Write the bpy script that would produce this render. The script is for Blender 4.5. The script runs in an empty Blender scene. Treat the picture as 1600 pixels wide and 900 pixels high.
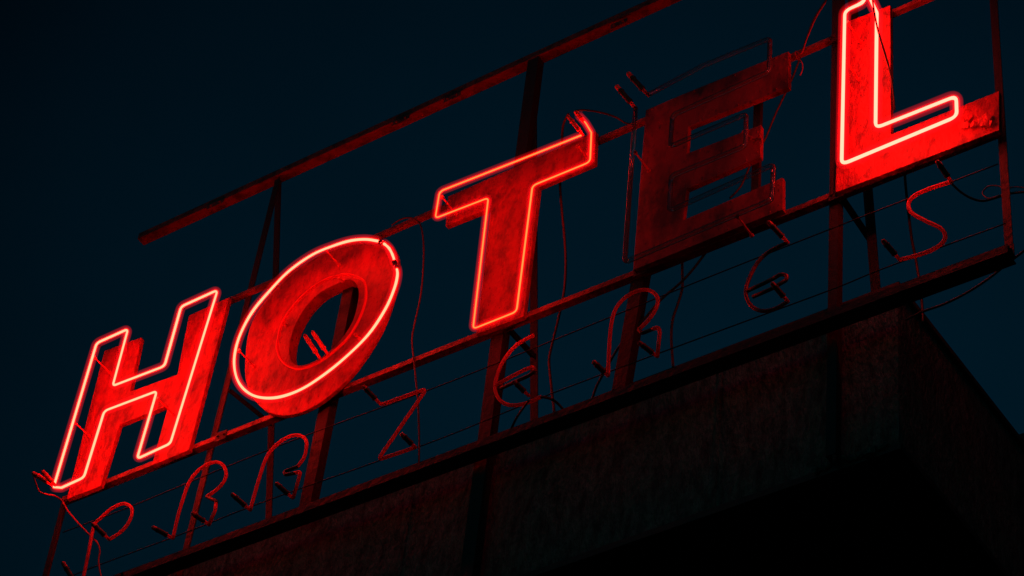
import bpy, bmesh, math, random
from mathutils import Vector, Matrix
random.seed(7)
sc = bpy.context.scene
C = sc.collection

# ------------------------------------------------------------------ camera
F = 4056.0                                            # focal length in photo pixels (photo is 1600 wide)
a = Vector((7750, 3165, 4056)).normalized()           # world x seen from the camera
u = Vector((554, 3842, -4056)).normalized()           # world up seen from the camera
u = (u - a * a.dot(u)).normalized()
b = u.cross(a)                                        # world y (away from the street)
R = Matrix((a, b, u))                                 # camera -> world
DIST = 16.0
CAM = Vector((0, -DIST * (R @ Vector((0, 0, -1))).y, 1.65))
cd = bpy.data.cameras.new('camera'); cam = bpy.data.objects.new('camera', cd); C.objects.link(cam)
cam.matrix_world = Matrix.Translation(CAM) @ R.to_4x4()
cd.sensor_width = 36; cd.lens = F / 1600 * 36; cd.clip_start = .1; cd.clip_end = 6000
sc.camera = cam

def ray(px, py): return R @ Vector((px - 800, 450 - py, -F))
def P(px, py, Y=0.0):                                 # photo point -> point on the vertical plane y = Y
    d = ray(px, py); return CAM + d * ((Y - CAM.y) / d.y)
def PX(px, py, X):                                    # same on the plane x = X
    d = ray(px, py); return CAM + d * ((X - CAM.x) / d.x)
def PZ(px, py, Z):
    d = ray(px, py); return CAM + d * ((Z - CAM.z) / d.z)

# ------------------------------------------------------------------ materials
def mat(name, col, rough=.6, metal=0, spots=None, scale=6, bump=0, amount=.5, stretch=(1, 1, 1), spec=.5, lohi=(.45, .62)):
    m = bpy.data.materials.new(name); m.use_nodes = True
    nt = m.node_tree; N = nt.nodes; L = nt.links
    p = N['Principled BSDF']
    p.inputs['Base Color'].default_value = (*col, 1); p.inputs['Roughness'].default_value = rough
    p.inputs['Metallic'].default_value = metal; p.inputs['Specular IOR Level'].default_value = spec
    tc = N.new('ShaderNodeTexCoord'); mp = N.new('ShaderNodeMapping'); L.new(tc.outputs['Object'], mp.inputs[0])
    mp.inputs['Scale'].default_value = stretch
    if spots:
        n1 = N.new('ShaderNodeTexNoise'); n1.inputs['Scale'].default_value = scale; n1.inputs['Detail'].default_value = 8
        n1.inputs['Roughness'].default_value = .65; L.new(mp.outputs[0], n1.inputs['Vector'])
        r = N.new('ShaderNodeMapRange'); r.inputs[1].default_value = lohi[0]; r.inputs[2].default_value = lohi[1]
        r.inputs[4].default_value = amount
        L.new(n1.outputs['Fac'], r.inputs[0])
        mx = N.new('ShaderNodeMix'); mx.data_type = 'RGBA'; L.new(r.outputs[0], mx.inputs[0])
        mx.inputs[6].default_value = (*col, 1); mx.inputs[7].default_value = (*spots, 1)
        # fine flecks of dirt on top
        n3 = N.new('ShaderNodeTexNoise'); n3.inputs['Scale'].default_value = scale * 9; n3.inputs['Detail'].default_value = 3
        L.new(mp.outputs[0], n3.inputs['Vector'])
        r3 = N.new('ShaderNodeMapRange'); r3.inputs[1].default_value = .6; r3.inputs[2].default_value = .72; r3.inputs[4].default_value = .8
        L.new(n3.outputs['Fac'], r3.inputs[0])
        m2 = N.new('ShaderNodeMix'); m2.data_type = 'RGBA'; L.new(r3.outputs[0], m2.inputs[0])
        L.new(mx.outputs[2], m2.inputs[6]); m2.inputs[7].default_value = (*[c * .35 for c in spots], 1)
        L.new(m2.outputs[2], p.inputs['Base Color'])
    if bump:
        n2 = N.new('ShaderNodeTexNoise'); n2.inputs['Scale'].default_value = scale * 3; n2.inputs['Detail'].default_value = 6
        L.new(mp.outputs[0], n2.inputs['Vector'])
        bp = N.new('ShaderNodeBump'); bp.inputs['Strength'].default_value = bump; bp.inputs['Distance'].default_value = .02
        L.new(n2.outputs['Fac'], bp.inputs['Height']); L.new(bp.outputs[0], p.inputs['Normal'])
    return m
def emat(name, col):
    m = bpy.data.materials.new(name); m.use_nodes = True
    nt = m.node_tree; nt.nodes.clear()
    e = nt.nodes.new('ShaderNodeEmission'); o = nt.nodes.new('ShaderNodeOutputMaterial')
    mx = max(col); e.inputs[0].default_value = (*[c / mx for c in col], 1); e.inputs[1].default_value = mx
    nt.links.new(e.outputs[0], o.inputs[0]); return m
def halomat(name, col):  # volume emission for the halo shells added around lit tubes
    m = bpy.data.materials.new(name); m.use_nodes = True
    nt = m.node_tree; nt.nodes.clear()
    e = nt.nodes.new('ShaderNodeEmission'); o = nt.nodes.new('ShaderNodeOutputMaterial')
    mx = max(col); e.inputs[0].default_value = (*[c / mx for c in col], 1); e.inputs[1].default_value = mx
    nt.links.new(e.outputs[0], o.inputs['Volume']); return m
def glassmat(name, tint):
    m = bpy.data.materials.new(name); m.use_nodes = True
    nt = m.node_tree; N = nt.nodes; L = nt.links; N.clear()
    t = N.new('ShaderNodeBsdfTransparent'); t.inputs[0].default_value = (*tint, 1)
    g = N.new('ShaderNodeBsdfGlossy'); g.inputs[0].default_value = (.9, .9, .9, 1); g.inputs['Roughness'].default_value = .18
    d = N.new('ShaderNodeBsdfDiffuse'); d.inputs[0].default_value = (.6, .08, .12, 1)
    m1 = N.new('ShaderNodeMixShader'); m1.inputs[0].default_value = .15
    f = N.new('ShaderNodeFresnel'); f.inputs[0].default_value = 1.5
    mx = N.new('ShaderNodeMixShader'); o = N.new('ShaderNodeOutputMaterial')
    L.new(t.outputs[0], m1.inputs[1]); L.new(d.outputs[0], m1.inputs[2])
    L.new(f.outputs[0], mx.inputs[0]); L.new(m1.outputs[0], mx.inputs[1]); L.new(g.outputs[0], mx.inputs[2])
    L.new(mx.outputs[0], o.inputs[0]); return m

M_panel = mat('red_tin', (.44, .012, .009), .55, 0, (.04, .003, .002), 5.5, .7, .85, (1.6, 1, .8), lohi=(.44, .68))
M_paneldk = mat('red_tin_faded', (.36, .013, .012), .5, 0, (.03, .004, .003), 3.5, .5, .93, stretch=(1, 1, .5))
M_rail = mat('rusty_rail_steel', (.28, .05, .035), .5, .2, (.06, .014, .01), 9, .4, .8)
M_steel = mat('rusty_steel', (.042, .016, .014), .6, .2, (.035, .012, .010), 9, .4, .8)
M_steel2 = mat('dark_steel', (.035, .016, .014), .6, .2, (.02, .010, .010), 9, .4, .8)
M_deadtube = mat('red_glass', (.80, .02, .03), .3, 0, None, spec=.7)
def coated(name, col):
    m = mat(name, col, .25, spec=1.0); nt = m.node_tree; N = nt.nodes; L = nt.links
    t = N.new('ShaderNodeBsdfTranslucent'); t.inputs[0].default_value = (*col, 1); mx = N.new('ShaderNodeMixShader'); mx.inputs[0].default_value = .55
    o = N['Material Output']; L.new(N['Principled BSDF'].outputs[0], mx.inputs[1]); L.new(t.outputs[0], mx.inputs[2]); L.new(mx.outputs[0], o.inputs[0]); return m
M_deadtube = coated('red_coated_glass', (.95, .025, .04))
M_dim = mat('sooted_red_glass', (.40, .012, .014), .25, 0, (.05, .005, .005), 14, 0, .9, spec=.5)
M_boot = mat('black_rubber', (.022, .018, .018), .5)
M_cap = mat('red_ceramic', (.75, .05, .04), .35, 0, (.1, .012, .01), 20)
M_cable = mat('cable_rubber', (.05, .014, .013), .5)
M_redcable = mat('red_cable', (.30, .02, .03), .5)
M_wire = mat('thin_wire', (.02, .02, .02), .5, .3)
M_glass = glassmat('clear_glass', (.97, .95, .95))
M_stucco = mat('stucco', (.18, .205, .21), .95, 0, (.045, .05, .055), 4.5, 2.2, .95, (5, 5, 1.6), .1, (.38, .66))
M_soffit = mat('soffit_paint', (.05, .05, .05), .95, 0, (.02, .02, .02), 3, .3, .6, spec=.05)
M_cope = mat('coping_metal', (.05, .03, .03), .6, .2, (.02, .012, .012), 8, .3)
M_hot = emat('neon_hot', (39, .70, .36))
M_hotL = emat('neon_hottest', (37, .80, .50))
M_warm = emat('neon_warm', (28, .34, .07))
M_glow = halomat('halo_glow', (13, .10, .08))
M_glowL = halomat('halo_glow_bright', (13, .12, .10))
M_glowT = halomat('halo_glow_dim', (16, .05, .01))
M_halo = halomat('halo_glow_faint', (4.2, .02, .05))  # weak red glow for the added outer halo shell

# ------------------------------------------------------------------ mesh helpers
def link(name, bm, m, parent=None, smooth=False):
    me = bpy.data.meshes.new(name); bmesh.ops.recalc_face_normals(bm, faces=bm.faces[:]); bm.to_mesh(me); bm.free()
    if smooth:
        for f in me.polygons: f.use_smooth = True
    me.materials.append(m)
    o = bpy.data.objects.new(name, me); C.objects.link(o)
    if parent: o.parent = parent; o.matrix_parent_inverse = Matrix.Translation(-parent.location)
    return o
def tag(o, label, cat, group=None, kind=None):
    if label: o['label'] = label
    if cat: o['category'] = cat
    if group: o['group'] = group
    if kind: o['kind'] = kind
    return o
def thing(name, loc, label, cat, group=None):
    o = bpy.data.objects.new(name, None); o.location = loc; o.empty_display_size = .1; C.objects.link(o)
    return tag(o, label, cat, group)
def fillet(pts, r, closed=False, seg=5):
    out = []; n = len(pts)
    for i, p in enumerate(pts):
        if not closed and i in (0, n - 1): out.append(p); continue
        A = pts[i - 1]; B = pts[(i + 1) % n]
        da = A - p; db = B - p
        ang = da.angle(db)
        if ang > 2.95: out.append(p); continue
        t = min(r / math.tan(ang / 2), da.length * .47, db.length * .47)
        s = p + da.normalized() * t; e = p + db.normalized() * t
        for k in range(seg + 1):
            q = k / seg; out.append(s * (1 - q) ** 2 + p * 2 * q * (1 - q) + e * q * q)
    return out
def spline(pts, closed=False, seg=6):
    n = len(pts); out = []
    rng = range(n) if closed else range(n - 1)
    for i in rng:
        if closed: p0, p1, p2, p3 = pts[i - 1], pts[i], pts[(i + 1) % n], pts[(i + 2) % n]
        else: p0, p1, p2, p3 = pts[max(i - 1, 0)], pts[i], pts[i + 1], pts[min(i + 2, n - 1)]
        for k in range(seg):
            t = k / seg; t2 = t * t; t3 = t2 * t
            out.append(.5 * ((2 * p1) + (p2 - p0) * t + (2 * p0 - 5 * p1 + 4 * p2 - p3) * t2 + (3 * p1 - p0 - 3 * p2 + p3) * t3))
    if not closed: out.append(pts[-1])
    return out
def sweep(bm, path, r, n=10, closed=False):
    pts = [path[0]]
    for p in path[1:]:
        if (p - pts[-1]).length > 1e-4: pts.append(p)
    if closed and (pts[0] - pts[-1]).length < 1e-4: pts.pop()
    m = len(pts); rings = []; prev = None
    for i, p in enumerate(pts):
        if closed: t = pts[(i + 1) % m] - pts[i - 1]
        else: t = pts[min(i + 1, m - 1)] - pts[max(i - 1, 0)]
        t.normalize()
        if prev is None:
            nrm = t.cross(Vector((0, 1, 0)))
            if nrm.length < .2: nrm = t.cross(Vector((0, 0, 1)))
        else: nrm = prev - t * prev.dot(t)
        nrm.normalize(); prev = nrm; bn = t.cross(nrm)
        rr = r(i / (m - 1)) if callable(r) else r
        rings.append([bm.verts.new(p + (nrm * math.cos(2 * math.pi * k / n) + bn * math.sin(2 * math.pi * k / n)) * rr) for k in range(n)])
    for i in range(m if closed else m - 1):
        A = rings[i]; B = rings[(i + 1) % m]
        for k in range(n): bm.faces.new((A[k], A[(k + 1) % n], B[(k + 1) % n], B[k]))
    if not closed: bm.faces.new(rings[0][::-1]); bm.faces.new(rings[-1])
def tube(name, path, r, m, parent=None, n=10, closed=False):
    bm = bmesh.new(); sweep(bm, path, r, n, closed); return link(name, bm, m, parent, True)
def extrude_profile(bm, p0, p1, prof, up=Vector((0, 1, 0))):
    """prof: list of (s, t) around the axis; t runs along `up`, s across it"""
    ax = (p1 - p0).normalized(); t = (up - ax * up.dot(ax)).normalized(); s = ax.cross(t)
    A = [bm.verts.new(p0 + s * x + t * y) for x, y in prof]; B = [bm.verts.new(p1 + s * x + t * y) for x, y in prof]
    n = len(prof)
    for k in range(n): bm.faces.new((A[k], A[(k + 1) % n], B[(k + 1) % n], B[k]))
    bm.faces.new(A[::-1]); bm.faces.new(B)
def chan(w, d, t=.007):                               # U channel, web towards the street (-t)
    return [(-w/2, -d/2), (w/2, -d/2), (w/2, d/2), (w/2 - t, d/2), (w/2 - t, -d/2 + t), (-w/2 + t, -d/2 + t), (-w/2 + t, d/2), (-w/2, d/2)]
def angle(w, d, t=.007):
    return [(-w/2, -d/2), (w/2, -d/2), (w/2, -d/2 + t), (-w/2 + t, -d/2 + t), (-w/2 + t, d/2), (-w/2, d/2)]
def rect(w, d): return [(-w/2, -d/2), (w/2, -d/2), (w/2, d/2), (-w/2, d/2)]
def beam(name, p0, p1, prof, m, parent, bolts=()):
    bm = bmesh.new(); extrude_profile(bm, p0, p1, prof)
    return link(name, bm, m, parent)
def box(bm, lo, hi):
    vs = [bm.verts.new((x, y, z)) for x in (lo[0], hi[0]) for y in (lo[1], hi[1]) for z in (lo[2], hi[2])]
    for f in ((0, 1, 3, 2), (4, 6, 7, 5), (0, 4, 5, 1), (2, 3, 7, 6), (0, 2, 6, 4), (1, 5, 7, 3)): bm.faces.new([vs[i] for i in f])
def cyl(bm, p0, p1, r0, r1=None, n=12):
    r1 = r0 if r1 is None else r1
    d = p1 - p0
    mt = Matrix.Translation((p0 + p1) / 2) @ d.to_track_quat('Z', 'Y').to_matrix().to_4x4()
    bmesh.ops.create_cone(bm, cap_ends=True, segments=n, radius1=r0, radius2=r1, depth=d.length, matrix=mt)

def plate(name, outline, y0, y1, m, parent, hole=None):
    """tin letter: front sheet with folded edge of depth y1-y0"""
    bm = bmesh.new()
    if hole is None:
        A = [bm.verts.new((p.x, y0, p.z)) for p in outline]
        f = bm.faces.new(A)
        r = bmesh.ops.extrude_face_region(bm, geom=[f])
        for v in [g for g in r['geom'] if isinstance(g, bmesh.types.BMVert)]: v.co.y = y1
    else:
        n = len(outline)
        lay = [[bm.verts.new((p.x, y, p.z)) for p in ring] for ring, y in ((outline, y0), (hole, y0), (hole, y0 + .085), (outline, y1))]
        for k in range(4):
            A, B = lay[k], lay[(k + 1) % 4]
            for i in range(n): bm.faces.new((A[i], A[(i + 1) % n], B[(i + 1) % n], B[i]))
    bm.normal_update()
    if hole is None: rivets(bm, outline)
    o = link(name, bm, m, parent)
    bv = o.modifiers.new('bevel', 'BEVEL'); bv.width = .004; bv.segments = 2; bv.limit_method = 'ANGLE'
    return o

YN = -.19                                             # plane of the lit tubes
YP = 0.0                                              # tin faces
def pl(pts, Y): return [P(x, y, Y) for x, y in pts]

def electrode(parent, base, tip_px, Y=YN, reach=.17, r=.017, lit=False, body=M_boot, drop=0):
    """glass bent forward out of the letter's end, rubber boot, ceramic cap with its ridge; tip_px is (px,py) in the photo"""
    p0 = base
    p1 = P(tip_px[0], tip_px[1], base.y - reach)
    d = (p1 - p0)
    bm = bmesh.new(); cyl(bm, p0 + d * .0, p0 + d * .35, r * .62)
    bmesh.ops.create_uvsphere(bm, u_segments=10, v_segments=6, radius=r * .64, matrix=Matrix.Translation(p0))
    e = link('electrode', bm, M_deadtube, parent, True)
    bm = bmesh.new(); cyl(bm, p0 + d * .25, p0 + d * .80, r, r * .92)
    for q in (.3, .72): cyl(bm, p0 + d * (q - .02), p0 + d * (q + .02), r * 1.15)
    link('rubber_boot', bm, body, e)
    bm = bmesh.new(); cyl(bm, p0 + d * .80, p0 + d * .96, r * .9, r * .8); cyl(bm, p0 + d * .96, p1, r * .55, r * .25)
    link('ceramic_cap', bm, M_cap, e)
    return e

def support(parent, px, py, Y0=YN, Y1=YP, r=.0065):
    p = P(px, py, Y0); q = Vector((p.x, Y1, p.z))
    bm = bmesh.new(); cyl(bm, q, p + Vector((0, .014, 0)), r, r * .8); cyl(bm, q + Vector((0, -.012, 0)), q, r * 2)
    cyl(bm, p + Vector((-.0, .012, 0)), p + Vector((0, .028, 0)), r * 1.8)
    link('tube_support', bm, M_cap, parent)

def rivets(bm, outline, inset=.022, step=.3):
    n = len(outline)
    cx = sum((p.x for p in outline)) / n
    for i in range(n):
        A, B = outline[i], outline[(i + 1) % n]; d = B - A
        if d.length < .12: continue
        nn = Vector((0, 1, 0)).cross(d).normalized()
        # signed area decides the inward side
        area = sum(outline[k].x * outline[(k + 1) % n].z - outline[(k + 1) % n].x * outline[k].z for k in range(n))
        if area < 0: nn = -nn
        nn = -nn if (Vector((nn.x, 0, nn.z)).dot(Vector((-d.z, 0, d.x)) * (1 if area > 0 else -1)) < 0) else nn
        k = max(1, int(d.length / step))
        for j in range(k + 1):
            q = A + d * ((j + .3) / (k + .6)) + nn * inset
            cyl(bm, Vector((q.x, YP - .004, q.z)), Vector((q.x, YP + .001, q.z)), .006, .008, 8)

# ================================================================== the big letters
G_BIG = 'big tin and neon letters of the rooftop sign'
def big(letter_label, panel_px, tube_paths, core_r, halo_r, Mcore, Mglow, sup=(), rad=.035, loc_px=None, Mp=M_panel, Y=YN, hole=None, ringpts=None):
    base = P(*loc_px, 0)
    t = thing('sign_letter', base, letter_label, 'sign letter', G_BIG)
    if hole is None:
        out = pl(panel_px, YP); plate('tin_panel', out, YP, YP + .035, Mp, t)
    else:
        out = spline(pl(panel_px, YP), True, 5); inn = spline(pl(hole, YP), True, 5)
        c = sum(inn, Vector()) / len(inn)
        def res(loop):                                 # resample by angle round the hole's centre
            K = 96; r = []
            L = [(p - c) for p in loop]
            for k in range(K):
                an = 2 * math.pi * k / K; dv = Vector((math.cos(an), 0, math.sin(an))); best = None
                for i in range(len(L)):
                    A, B = L[i], L[(i + 1) % len(L)]; E = B - A
                    den = dv.x * E.z - dv.z * E.x
                    if abs(den) < 1e-9: continue
                    s = (A.x * E.z - A.z * E.x) / den; q = (A.x * dv.z - A.z * dv.x) / den
                    if s > 0 and -1e-6 <= q <= 1 + 1e-6: best = s if best is None else max(best, s)
                r.append(c + dv * best)
            return r
        plate('tin_panel', res(out), YP, YP + .03, Mp, t, res(inn))
    for pts, mode in tube_paths:
        w = pl(pts, Y) if not isinstance(pts[0], Vector) else pts
        path = fillet(w, rad) if mode == 'f' else spline(w)
        if Mglow:
            core = tube('neon_tube', path, lambda q, c=core_r: c * (1 + .07 * math.sin(q * 23) + .05 * math.sin(q * 61 + 1)), Mcore, t, 10)
            tube('inner_halo', path, halo_r * .56, Mglow, core, 12)  # glowing shells added round the core as its soft halo, not glass parts
            tube('outer_halo', path, halo_r, M_halo, core, 12)
        else: tube('glass_tube', path, core_r, Mcore, t, 12)
    for s in sup: support(t, *s, Y0=Y)
    return t

# --- H
Hn = [(86,758),(150,532),(199,516),(176,604),(258,570),(282,478),(339,454),(265,694),(215,716),(245,611),(164,641),(131,747),(94,762),(87,758)]
Hn = [(85,757),(151,536),(200,514),(176,603),(257,572),(283,479),(340,453),(266,693),(214,717),(245,611),(163,642),(131,746),(96,762),(84,761)]
Hp = [(163,548),(221,527),(203,612),(277,585),(295,493),(358,464),(295,703),(237,727),(263,633),(187,663),(157,759),(104,780)]
H = big('big red tin letter H outlined in bright neon at the left end of the sign', Hp, [(Hn, 'f')], .0076, .034, M_hot, M_glow,
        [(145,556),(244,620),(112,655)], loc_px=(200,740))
p = P(84, 759, YN); electrode(H, p, (50,738), reach=.10, r=.016, body=M_cap); electrode(H, P(88,760,YN), (65,735), reach=.12, r=.016, body=M_cap)

# --- O
On = [(592,377),(572,374),(548,376),(521,384),(488,398),(451,424),(420,456),(393,489),(374,526),(366,560),(369,588),(381,608),(402,620),(433,621),(469,609),(504,587),(540,558),(576,522),(602,483),(616,451),(621,429),(619,417)]
On2 = [(599,380),(608,388),(614,400),(617,411)]
Op = [(600,376),(613,385),(621,400),(622,425),(614,466),(597,512),(575,550),(545,590),(512,620),(480,640),(447,649),(418,643),(396,623),(384,595),(383,560),(388,520),(402,488),(430,452),(470,416),(520,388),(565,374)]
Oh = [(542,437),(525,444),(500,457),(478,479),(462,506),(453,535),(453,558),(463,570),(482,568),(508,554),(531,532),(549,505),(558,478),(560,456),(554,440)]
Oi = [(544,429),(528,431),(509,437),(485,452),(462,474),(443,501),(435,527),(434,549),(444,567),(464,576),(488,571),(513,556),(541,531),(558,505),(569,478),(572,456),(567,438)]
O = big('big red tin letter O with a lit outer neon ring and unlit inner ring', Op, [(On, 's'), (On2, 's')], .0080, .034, M_hot, M_glow,
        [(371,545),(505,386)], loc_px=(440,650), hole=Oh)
tube('inner_glass_ring', spline(pl(Oi, -.07), True), .010, M_deadtube, O, 10, True)
electrode(O, P(500,560,-.07), (475,522), reach=.19, r=.015, body=M_cap); electrode(O, P(513,555,-.07), (487,517), reach=.19, r=.015, body=M_cap)
for (x, y) in ((440,500),(553,520),(528,431)): support(O, x, y, Y0=-.06, r=.007)
for q in ((594,378,600,381),(616,409,621,420)):
    bm = bmesh.new(); cyl(bm, P(q[0],q[1],YN), P(q[2],q[3],YN), .0165); link('tube_collar', bm, M_boot, O)

# --- T
Tn = [(909,211),(809,251),(687,299),(680,341),(763,309),(739,514),(807,487),(832,290),(922,253),(924,207),(915,192),(904,180)]
Tp = [(700,307),(931,205),(929,255),(842,292),(818,494),(744,522),(767,325),(696,353)]
T = big('letter T of red tin outlined in a thinner orange-red lit neon tube', Tp, [(Tn, 'f')], .0048, .029, M_warm, M_glowT,
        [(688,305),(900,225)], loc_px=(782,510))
electrode(T, P(911,211,YN), (887,181), reach=.10, r=.014, body=M_cap); electrode(T, P(912,190,YN), (898,173), reach=.07, r=.014, body=M_cap)

# --- E (dead)
Ep = [(1009,172),(1067,147),(1232,80),(1232,136),(1076,198),(1073,240),(1189,195),(1188,245),(1073,295),(1067,344),(1223,277),(1223,327),(989,422)]
En = [(993,169),(987,253),(976,410),(1100,357),(1206,312),(1209,257),(1045,330),(1049,275),(1165,228),(1166,178),(1047,229),(1051,180),(1202,112),(1203,60),(1098,103),(1013,148)]
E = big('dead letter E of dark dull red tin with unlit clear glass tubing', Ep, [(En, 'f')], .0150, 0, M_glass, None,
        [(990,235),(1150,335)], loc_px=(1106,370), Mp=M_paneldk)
electrode(E, P(993,169,YN), (962,133), reach=.12, r=.018); electrode(E, P(1013,149,YN), (980,113), reach=.12, r=.018)
for cx, cy in ((1167,211),(1182,218)):                # twisted ties round the middle arm's tip
    bm = bmesh.new()
    for k in range(4):
        an = random.random() * 6
        A = P(cx + 9 * math.cos(an), cy + 9 * math.sin(an), -.03); B = P(cx - 9 * math.cos(an), cy - 9 * math.sin(an), -.06)
        cyl(bm, A, B, .006, n=6)
    link('wire_tie', bm, M_redcable, E)

# --- L
Ln = [(1352,-26),(1358,3),(1319,20),(1315,257),(1494,182),(1496,150),(1368,200),(1369,22),(1361,0),(1358,-22)]
Ln = [(1340,-30),(1353,2),(1320,17),(1315,257),(1495,182),(1494,150),(1368,200),(1370,20),(1358,-6),(1350,-34)]
Lp = [(1313,38),(1391,8),(1392,210),(1561,142),(1561,203),(1305,301)]
Lt = big('big red tin letter L outlined in the brightest neon, its foot reaching the end post', Lp, [(Ln, 'f')], .0098, .040, M_hotL, M_glowL,
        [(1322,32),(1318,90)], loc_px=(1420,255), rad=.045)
electrode(Lt, P(1340,-30,YN), (1316,-62), reach=.12, r=.018); electrode(Lt, P(1350,-34,YN), (1330,-66), reach=.12, r=.018)
bm = bmesh.new()                                       # torn flaps and a dent in the foot's end
for k in range(7):
    x = 1508 + random.random() * 38; y = 186 + random.random() * 14
    A = P(x, y, -.004); r_ = .02 + random.random() * .03
    vs = [A + Vector((r_ * math.cos(t) * (1 + .4 * random.random()), -.006 - .03 * random.random(), r_ * math.sin(t))) for t in (0, 1.3, 2.5, 3.9, 5.1)]
    bm = bmesh.new(); bm.faces.new([bm.verts.new(v) for v in vs])
    o = link('torn_flap', bm, M_panel, Lt); so = o.modifiers.new('s', 'SOLIDIFY'); so.thickness = .003

# ================================================================== small dead letters
G_SM = 'small dead neon letters in a row under the big sign'
YS = -.01
RS = .0114
def small(label, strokes, elecs, loc, m=M_deadtube, r=RS):
    t = thing('script_letter', P(*loc, YS), label, 'sign letter', G_SM)
    for s, mode in strokes:
        w = pl(s, YS); tube('glass_tube' if mode != 'd' else 'blackened_tube', fillet(w, .025) if mode != 's' else spline(w), r, m if mode != 'd' else M_boot, t, 20)
    for base, tip, rc in elecs: electrode(t, P(*base, YS), tip, reach=rc, r=.0165)
    return t
small('small unlit red letter P under the left end of the sign',
      [([(108,985),(118,945),(131,898),(139,860),(147,822),(158,809),(170,798),(183,790),(195,787),(205,793),(206,804),(200,818),(189,831),(171,843)], 's')],
      [((171,843),(143,817),.12), ((124,922),(97,877),.14)], (130,900))
small('small unlit red letter R hanging under the big letter H',
      [([(270,841),(278,807),(286,780),(296,753),(310,735),(328,724),(343,723),(352,733),(352,748),(341,763),(323,776)], 's'), ([(323,776),(338,783),(338,787)], 'd'), ([(338,785),(336,798),(326,821)], 'f')],
      [((270,841),(237,823),.12), ((326,819),(299,801),.12)], (290,830))
small('small unlit red letter A left of the wide post under the letter O',
      [([(391,797),(402,758),(415,718),(430,697),(450,683),(466,680),(477,686),(479,698),(475,715),(465,729)], 's'), ([(465,729),(444,737),(446,742),(462,739)], 'd'), ([(460,739),(470,737),(458,778)], 'f')],
      [((391,797),(361,771),.12), ((457,778),(430,754),.12)], (430,780))
small('small unlit red letter Z in the open gap right of the wide post', [([(594,631),(600,631),(667,607),(590,719),(649,699)], 'f')],
      [((594,631),(566,602),.12), ((649,699),(626,677),.12)], (620,700))
small('small unlit red letter E under the big letter T, crossing a dark post',
      [([(834,524),(820,531),(805,541),(789,560),(779,580),(774,600),(775,614),(782,626),(796,633),(814,632),(830,627),(846,620)], 's'),
       ([(774,602),(800,588),(822,577),(833,574),(836,580)], 's'), ([(836,580),(826,587),(782,607)], 'd')],
      [((826,618),(802,595),.10)], (800,620))
small('small unlit red letter R under the left edge of the dead letter E',
      [([(950,587),(952,543),(955,508),(962,483),(978,464),(998,454),(1015,454),(1027,464),(1026,480),(1014,499),(998,515)], 's'), ([(998,515),(1003,521),(1020,514)], 'd'), ([(1018,515),(1029,511),(1031,520),(1027,557)], 'f')],
      [((950,587),(926,564),.12), ((1027,557),(997,534),.12)], (990,570))
small('small sooty unlit letter E, its upper electrode touching the rail below the dead big E',
      [([(1231,379),(1215,386),(1198,396),(1184,410),(1173,430),(1166,450),(1167,466),(1176,480),(1192,486),(1212,482),(1231,471)], 's'),
       ([(1167,455),(1195,442),(1212,433)], 'd'), ([(1212,433),(1220,429),(1229,431),(1228,438)], 's'), ([(1228,438),(1206,451),(1176,464)], 'd')],
      [((1231,379),(1199,345),.14), ((1231,471),(1205,441),.12)], (1195,470), m=M_dim)
small('small unlit red letter S under the big letter L, last of its row',
      [([(1487,284),(1458,293),(1432,304),(1420,317),(1424,332),(1446,345),(1470,357),(1477,371),(1466,385),(1440,397),(1406,406)], 's')],
      [((1487,285),(1463,250),.13), ((1406,406),(1378,374),.13)], (1440,390), r=.0118)

# ================================================================== steel frame
fr = thing('steel_gantry', P(785,690,.12), 'rusty steel frame of beams, posts and rails on the roof edge behind the letters', 'sign gantry')
YR = .070; YT = .105
def B(name, q0, q1, prof, Y, m=M_steel, par=fr): return beam(name, P(*q0, Y), P(*q1, Y), prof, m, par)
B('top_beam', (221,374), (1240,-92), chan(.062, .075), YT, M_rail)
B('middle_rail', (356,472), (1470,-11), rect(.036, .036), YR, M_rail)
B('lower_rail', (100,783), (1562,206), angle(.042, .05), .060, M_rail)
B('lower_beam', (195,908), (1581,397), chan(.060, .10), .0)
B('lower_beam', (-40,992), (200,906), chan(.060, .10), .0, M_steel2)
# posts (two faces, reach the wall or the roof edge)
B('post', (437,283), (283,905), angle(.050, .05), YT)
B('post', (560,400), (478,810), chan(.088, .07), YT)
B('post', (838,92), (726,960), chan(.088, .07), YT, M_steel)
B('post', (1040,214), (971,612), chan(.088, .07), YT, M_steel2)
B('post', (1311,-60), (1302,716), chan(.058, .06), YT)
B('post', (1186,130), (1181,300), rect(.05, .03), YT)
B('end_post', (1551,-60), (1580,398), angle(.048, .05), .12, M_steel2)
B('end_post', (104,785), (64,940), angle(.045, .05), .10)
# sloping braces running back on to the roof
zroof = P(900, 640, .4).z - .15
def brace(top, foot, w, X=None, m=M_steel2, ext=True):
    A = P(*top, YT + .04); Bp = PX(*foot, A.x)
    d = Bp - A
    if ext and d.z < 0: Bp = A + d * ((zroof - A.z) / d.z)
    beam('brace', A, Bp, angle(w, w), m, fr); return A, Bp
brace((438,286), (423,818), .052, m=M_steel)
brace((836,100), (838,652), .055)
brace((1330,-60), (1372,458), .060)
brace((358,612), (422,664), .034, ext=False, m=M_steel)
brace((790,512), (834,560), .040, ext=False)
brace((1314,304), (1362,375), .040, ext=False)
# gussets with bolts where posts meet rails
bm = bmesh.new()
for (x, y, Y) in ((112,773,.03),(345,680,.03),(512,612,.03),(792,505,.03),(1000,421,.03),(1306,302,.03),(560,395,.04),(1309,55,.04),(1572,392,.04)):
    bm = bmesh.new(); p = P(x, y, Y); box(bm, (p.x - .045, p.y, p.z - .045), (p.x + .045, p.y + .006, p.z + .035))
    for s in (-.025, .025): cyl(bm, Vector((p.x + s, p.y - .01, p.z)), Vector((p.x + s, p.y, p.z)), .009, n=6)
    link('gusset_plate', bm, M_steel, fr)

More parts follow.
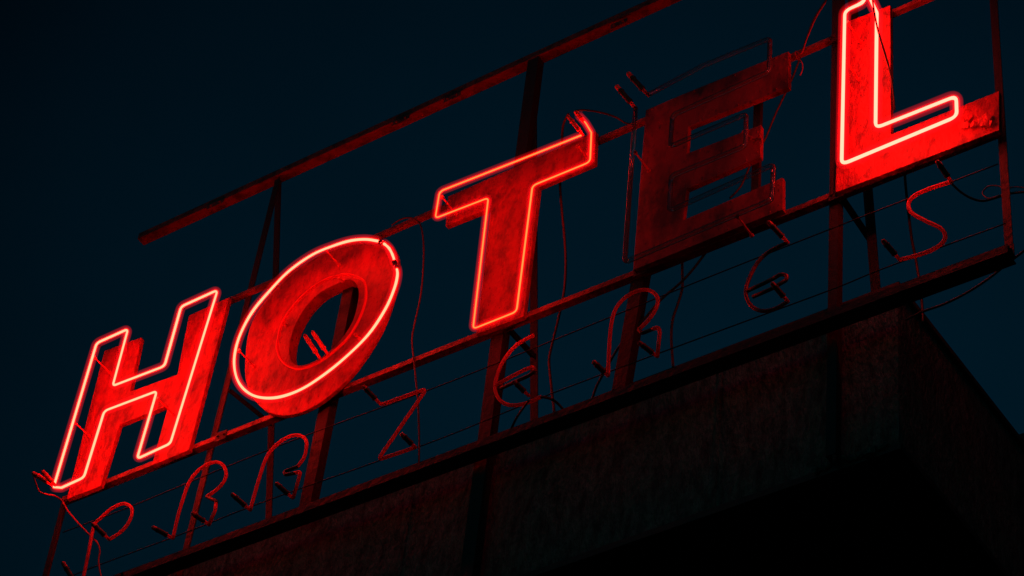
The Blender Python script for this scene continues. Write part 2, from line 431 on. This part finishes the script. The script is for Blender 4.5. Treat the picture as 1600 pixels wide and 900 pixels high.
for (x, y) in ((330,322),(620,191),(700,155),(960,40)):
    p = P(x, y, YT - .04); q = P(x + 20, y - 9, YT - .04); bm = bmesh.new()
    extrude_profile(bm, p - (q - p) * .3, q, rect(.048, .006))
    for k in (.0, .7): c_ = p + (q - p) * k; cyl(bm, c_ + Vector((0, -.014, 0)), c_, .009, n=6)
    link('splice_plate', bm, M_rail, fr)

# ================================================================== wires and cables
def cable(label, pts, r=.006, Y=.1, m=M_cable, cat='cable', name='cable', group='loose cables of the sign'):
    w = [P(q[0], q[1], q[2] if len(q) > 2 else Y) for q in pts]
    o = tube(name, spline(w), r, m, None, 8); return tag(o, label, cat, group)
cable('upper of two thin straight wires behind the row of small letters', [(98,832),(213,788),(360,727),(487,677),(700,598),(950,497),(1100,436),(1300,357),(1560,256)], .0038, .025, M_wire, 'wire', 'support_wire', 'thin wires behind the small letters')
cable('lower of two thin dark wires stretched behind the row of small letters', [(80,914),(139,889),(293,831),(407,786),(587,722),(700,681),(867,613),(1100,526),(1298,453),(1382,419),(1572,349)], .0038, .025, M_wire, 'wire', 'support_wire', 'thin wires behind the small letters')
cable('thin red cable hanging between the letters O and T behind the small Z', [(612,352),(628,342),(645,341),(657,352),(662,384),(661,425),(657,464),(646,515),(644,535),(648,575),(653,629),(655,690),(654,735)], .0058, .02)
cable('dark cable hanging straight down under the right arm of the T', [(888,178,-.25),(880,196,-.1),(878,225,.1),(875,282),(878,330),(882,370),(884,416),(881,458),(872,500),(861,545),(858,565),(861,600),(867,650)], .008, .12)
cable('dark cable arching from the upper electrode of the T to the rail', [(899,173,-.26),(915,172,-.2),(940,176,-.1),(962,183,0),(980,193,.06),(1000,190,.1)], .006)
cable('short dark cable curling below the small E under the T', [(846,620,-.1),(860,623,0),(871,630,.1),(882,642,.15)], .008)
cable('short dark cable dropping from the bottom curve of the small E under the T', [(826,626,-.08),(815,641,0),(806,655,.1),(798,672,.15)], .007)
cable('dark cable running diagonally below the dead letter E and behind the small R', [(1112,382),(1085,418),(1063,442),(1033,468),(1008,497),(985,522),(965,545),(945,580),(932,604),(925,625)], .0075, .10)
cable('dark cable hanging right of the small R under the dead letter E', [(1066,392),(1066,420),(1066,450),(1059,475),(1051,500),(1049,530),(1052,575)], .008, .14)
cable('cable slanting down from beside the L past the right side of the dead E', [(1302,-14),(1284,10),(1270,34),(1257,70),(1248,96),(1238,122),(1226,148),(1211,180),(1195,218),(1176,250),(1158,290),(1140,310)], .0062, .09)
cable('thin second strand twisted round the rail between the E and the L', [(1290,4),(1276,26),(1262,58),(1252,84),(1243,80),(1245,92),(1252,96),(1254,108),(1250,118)], .004, .03, M_redcable)
cable('black cable lying across the upper stem of the letter L', [(1362,-10,-.22),(1366,18,-.26),(1372,48,-.24),(1383,85,-.2),(1392,118,-.12),(1396,150,-.05),(1398,172,.02)], .0058, m=M_boot)
cable('dark cable sagging from the electrode of the S to the right edge of the frame', [(1487,287,-.1),(1500,299,-.05),(1516,309,0),(1535,314,.05),(1556,309,.1),(1575,303),(1600,300),(1640,296)], .0066, .12, M_boot)
cable('thin loop of dark cable beside the right end post', [(1562,305),(1545,310),(1535,302),(1543,292),(1556,290),(1572,294),(1590,292),(1612,297),(1640,312)], .0035, .10, M_boot)
cable('dark cable hanging down between the L and the roof corner past the S', [(1413,262),(1416,300),(1424,369),(1430,400),(1434,424),(1438,450),(1441,480),(1442,505)], .0085, .40, M_boot)
cable('long dark cable curving from the right edge of the photo to the roof corner', [(1650,350),(1600,392),(1575,411),(1548,433),(1515,455),(1478,474),(1442,487),(1415,500)], .0066, .20)
cable('red cable from the electrode of the H down past the small P', [(52,742,-.28),(57,758,-.25),(63,769,-.2),(75,773,-.15),(86,775,-.1),(97,783,-.0),(106,798,.02),(122,817,.02),(142,838,.02),(152,848,.0),(156,860,.0),(154,875,.0),(156,892,.0),(162,915,0)], .0058, m=M_redcable)

# ================================================================== building
YW = .19                                              # front face of the parapet
ztop = (P(700, 724, YW).z + P(1300, 498, YW).z + P(1390, 466, YW).z) / 3 + .03
zbot = (P(900, 864, YW).z + P(1200, 772, YW).z + P(1400, 700, YW).z) / 3
xc = (P(1402, 470, YW).x + P(1405, 700, YW).x) / 2
# direction of the side face from its top edge
pe = PZ(1585, 687, ztop); sd = Vector((pe.x - xc, pe.y - YW, 0)).normalized()
DEPTH = 9.0; XL = -22.0
c0 = Vector((xc, YW, 0)); c1 = c0 + sd * DEPTH
bl = thing('building', Vector(((XL + xc) / 2, YW, 0)), 'dark stuccoed building corner with overhanging parapet under the sign', 'building')
def prism(bm, foot, z0, z1):
    A = [bm.verts.new((p[0], p[1], z0)) for p in foot]; Bv = [bm.verts.new((p[0], p[1], z1)) for p in foot]; n = len(foot)
    for k in range(n): bm.faces.new((A[k], A[(k + 1) % n], Bv[(k + 1) % n], Bv[k]))
    bm.faces.new(A[::-1]); bm.faces.new(Bv)
def off(d):                                           # footprint shrunk by d
    n = Vector((sd.y, -sd.x, 0))                       # outward normal of the side face
    k = sd.x / sd.y
    f0 = Vector((xc - d / sd.y * 1.0 + k * d, YW + d, 0)); f1 = f0 + sd * (DEPTH - 2 * d)
    return [(XL + d, YW + d), (f0.x, f0.y), (f1.x, f1.y), (XL + d, f1.y)]
bm = bmesh.new(); prism(bm, off(0), zbot, ztop); link('parapet', bm, M_stucco, bl)
bm = bmesh.new(); prism(bm, off(-.025), ztop + .002, ztop + .04); link('coping', bm, M_cope, bl)
bm = bmesh.new()                                       # drip edge lip along the lower edge
o_, i_ = off(-.018), off(.05)
prism(bm, [o_[0], o_[1], i_[1], i_[0]], zbot - .045, zbot - .001); prism(bm, [o_[1], o_[2], i_[2], i_[1]], zbot - .045, zbot - .001)
link('drip_edge', bm, M_cope, bl)
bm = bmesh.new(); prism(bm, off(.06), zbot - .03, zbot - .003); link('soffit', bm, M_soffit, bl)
bm = bmesh.new(); prism(bm, off(2.6), .0, zbot - .033); link('wall', bm, M_stucco, bl)
for x, y in ((640,800),(1120,700)):
    p = P(x, y, YW); bm = bmesh.new(); box(bm, (p.x - .012, YW - .006, zbot + .004), (p.x + .012, YW + .004, ztop - .004)); link('joint_strip', bm, M_stucco, bl)
bm = bmesh.new()                                       # crumbled mortar where the post meets the parapet's lower edge
p = P(1312, 722, YW - .02); sweep(bm, [p + Vector((x, random.uniform(-.01, .01), random.uniform(-.018, .018))) for x in [(-.14 + .02 * k) for k in range(22)]], lambda t: .012 + random.random() * .022, 7)
link('crumbled_mortar', bm, M_stucco, bl)
# neighbouring block, only its roofline shows in the right corner
nb = P(1588, 690, 13.0)
n_ = thing('neighbouring_building', Vector((nb.x + 6, 17, 0)), 'black flat roofline of a neighbouring block in the lower right corner behind the parapet', 'building')
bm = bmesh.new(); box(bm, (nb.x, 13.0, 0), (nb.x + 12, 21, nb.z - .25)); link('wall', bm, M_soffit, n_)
bm = bmesh.new(); box(bm, (nb.x - .1, 12.9, nb.z - .248), (nb.x + 12.1, 21.1, nb.z)); link('roof_slab', bm, M_cope, n_)

# ================================================================== ground
g = mat('ground_asphalt', (.05, .05, .05), .9, 0, (.035, .035, .035), 2)
bm = bmesh.new(); bmesh.ops.create_grid(bm, x_segments=1, y_segments=1, size=2500); tag(link('ground', bm, g), None, None, kind='structure')
pv = mat('pavement_stone', (.22, .21, .2), .9, 0, (.14, .14, .13), 3)
bm = bmesh.new(); box(bm, (-40, -1.2, .004), (12, 2.7, .14)); tag(link('pavement', bm, pv), None, None, kind='structure')

# ================================================================== dusk light
w = bpy.data.worlds.new('World'); sc.world = w; w.use_nodes = True
nt = w.node_tree; N = nt.nodes; L = nt.links
bg = N['Background']
sky = N.new('ShaderNodeTexSky'); sky.sky_type = 'NISHITA'; sky.sun_disc = False
BACK_FILL = 1.6; SUN_EL = math.radians(1.0); SUN_ROT = math.radians(170)
sky.sun_elevation = SUN_EL; sky.sun_rotation = SUN_ROT
mx = N.new('ShaderNodeMix'); mx.data_type = 'RGBA'; mx.blend_type = 'MULTIPLY'; mx.inputs[0].default_value = 1
mx.inputs[7].default_value = (.03, .61, 1, 1)          # deep blue-green of the last dusk light
L.new(sky.outputs[0], mx.inputs[6])
# sky lobe ahead fades outward; the glow behind the camera is added fill
tc = N.new('ShaderNodeTexCoord'); dp = N.new('ShaderNodeVectorMath'); dp.operation = 'DOT_PRODUCT'
dp.inputs[1].default_value = ray(1000, 760).normalized(); L.new(tc.outputs['Generated'], dp.inputs[0])
mr = N.new('ShaderNodeMapRange'); mr.interpolation_type = 'SMOOTHSTEP'
mr.inputs[1].default_value = math.cos(math.radians(21)); mr.inputs[2].default_value = 1; mr.inputs[3].default_value = .2; mr.inputs[4].default_value = 1
L.new(dp.outputs['Value'], mr.inputs[0])
sp = N.new('ShaderNodeSeparateXYZ'); L.new(tc.outputs['Generated'], sp.inputs[0])
af = N.new('ShaderNodeMapRange'); af.interpolation_type = 'SMOOTHSTEP'; L.new(sp.outputs['Y'], af.inputs[0])
af.inputs[1].default_value = 0; af.inputs[2].default_value = -.9; af.inputs[3].default_value = 0; af.inputs[4].default_value = BACK_FILL  # extra sky glow behind the camera, added to brighten the parapet
ns = N.new('ShaderNodeTexNoise'); ns.inputs['Scale'].default_value = 5; ns.inputs['Detail'].default_value = 4; L.new(tc.outputs['Generated'], ns.inputs['Vector'])
nr = N.new('ShaderNodeMapRange'); nr.inputs[1].default_value = .3; nr.inputs[2].default_value = .7; nr.inputs[3].default_value = .88; nr.inputs[4].default_value = 1.12
L.new(ns.outputs['Fac'], nr.inputs[0])
ad = N.new('ShaderNodeMath'); ad.operation = 'MULTIPLY_ADD'; L.new(mr.outputs[0], ad.inputs[0]); L.new(nr.outputs[0], ad.inputs[1]); L.new(af.outputs[0], ad.inputs[2])
m2 = N.new('ShaderNodeVectorMath'); m2.operation = 'SCALE'; L.new(mx.outputs[2], m2.inputs[0]); L.new(ad.outputs[0], m2.inputs['Scale'])
L.new(m2.outputs[0], bg.inputs[0]); bg.inputs[1].default_value = .027
sl = bpy.data.lights.new('sun', 'SUN'); sl.energy = .004; sl.angle = math.radians(.5); sl.color = (1, .9, .8)
so = bpy.data.objects.new('sun', sl); C.objects.link(so)
sdir = Vector((math.sin(SUN_ROT) * math.cos(SUN_EL), math.cos(SUN_ROT) * math.cos(SUN_EL), math.sin(SUN_EL)))
so.rotation_euler = sdir.to_track_quat('Z', 'Y').to_euler()

sc.render.engine = 'CYCLES'
sc.view_settings.view_transform = 'Standard'; sc.view_settings.look = 'None'
sc.view_settings.exposure = 0; sc.view_settings.gamma = 1
sc.cycles.max_bounces = 8; sc.cycles.transparent_max_bounces = 24
print('SCALE', P(163,548).z - P(104,780).z, 'ztop', ztop, zbot, xc, sd, 'tilt', P(1561,203).z - P(104,780).z, P(221,374).z - P(1040,0).z)
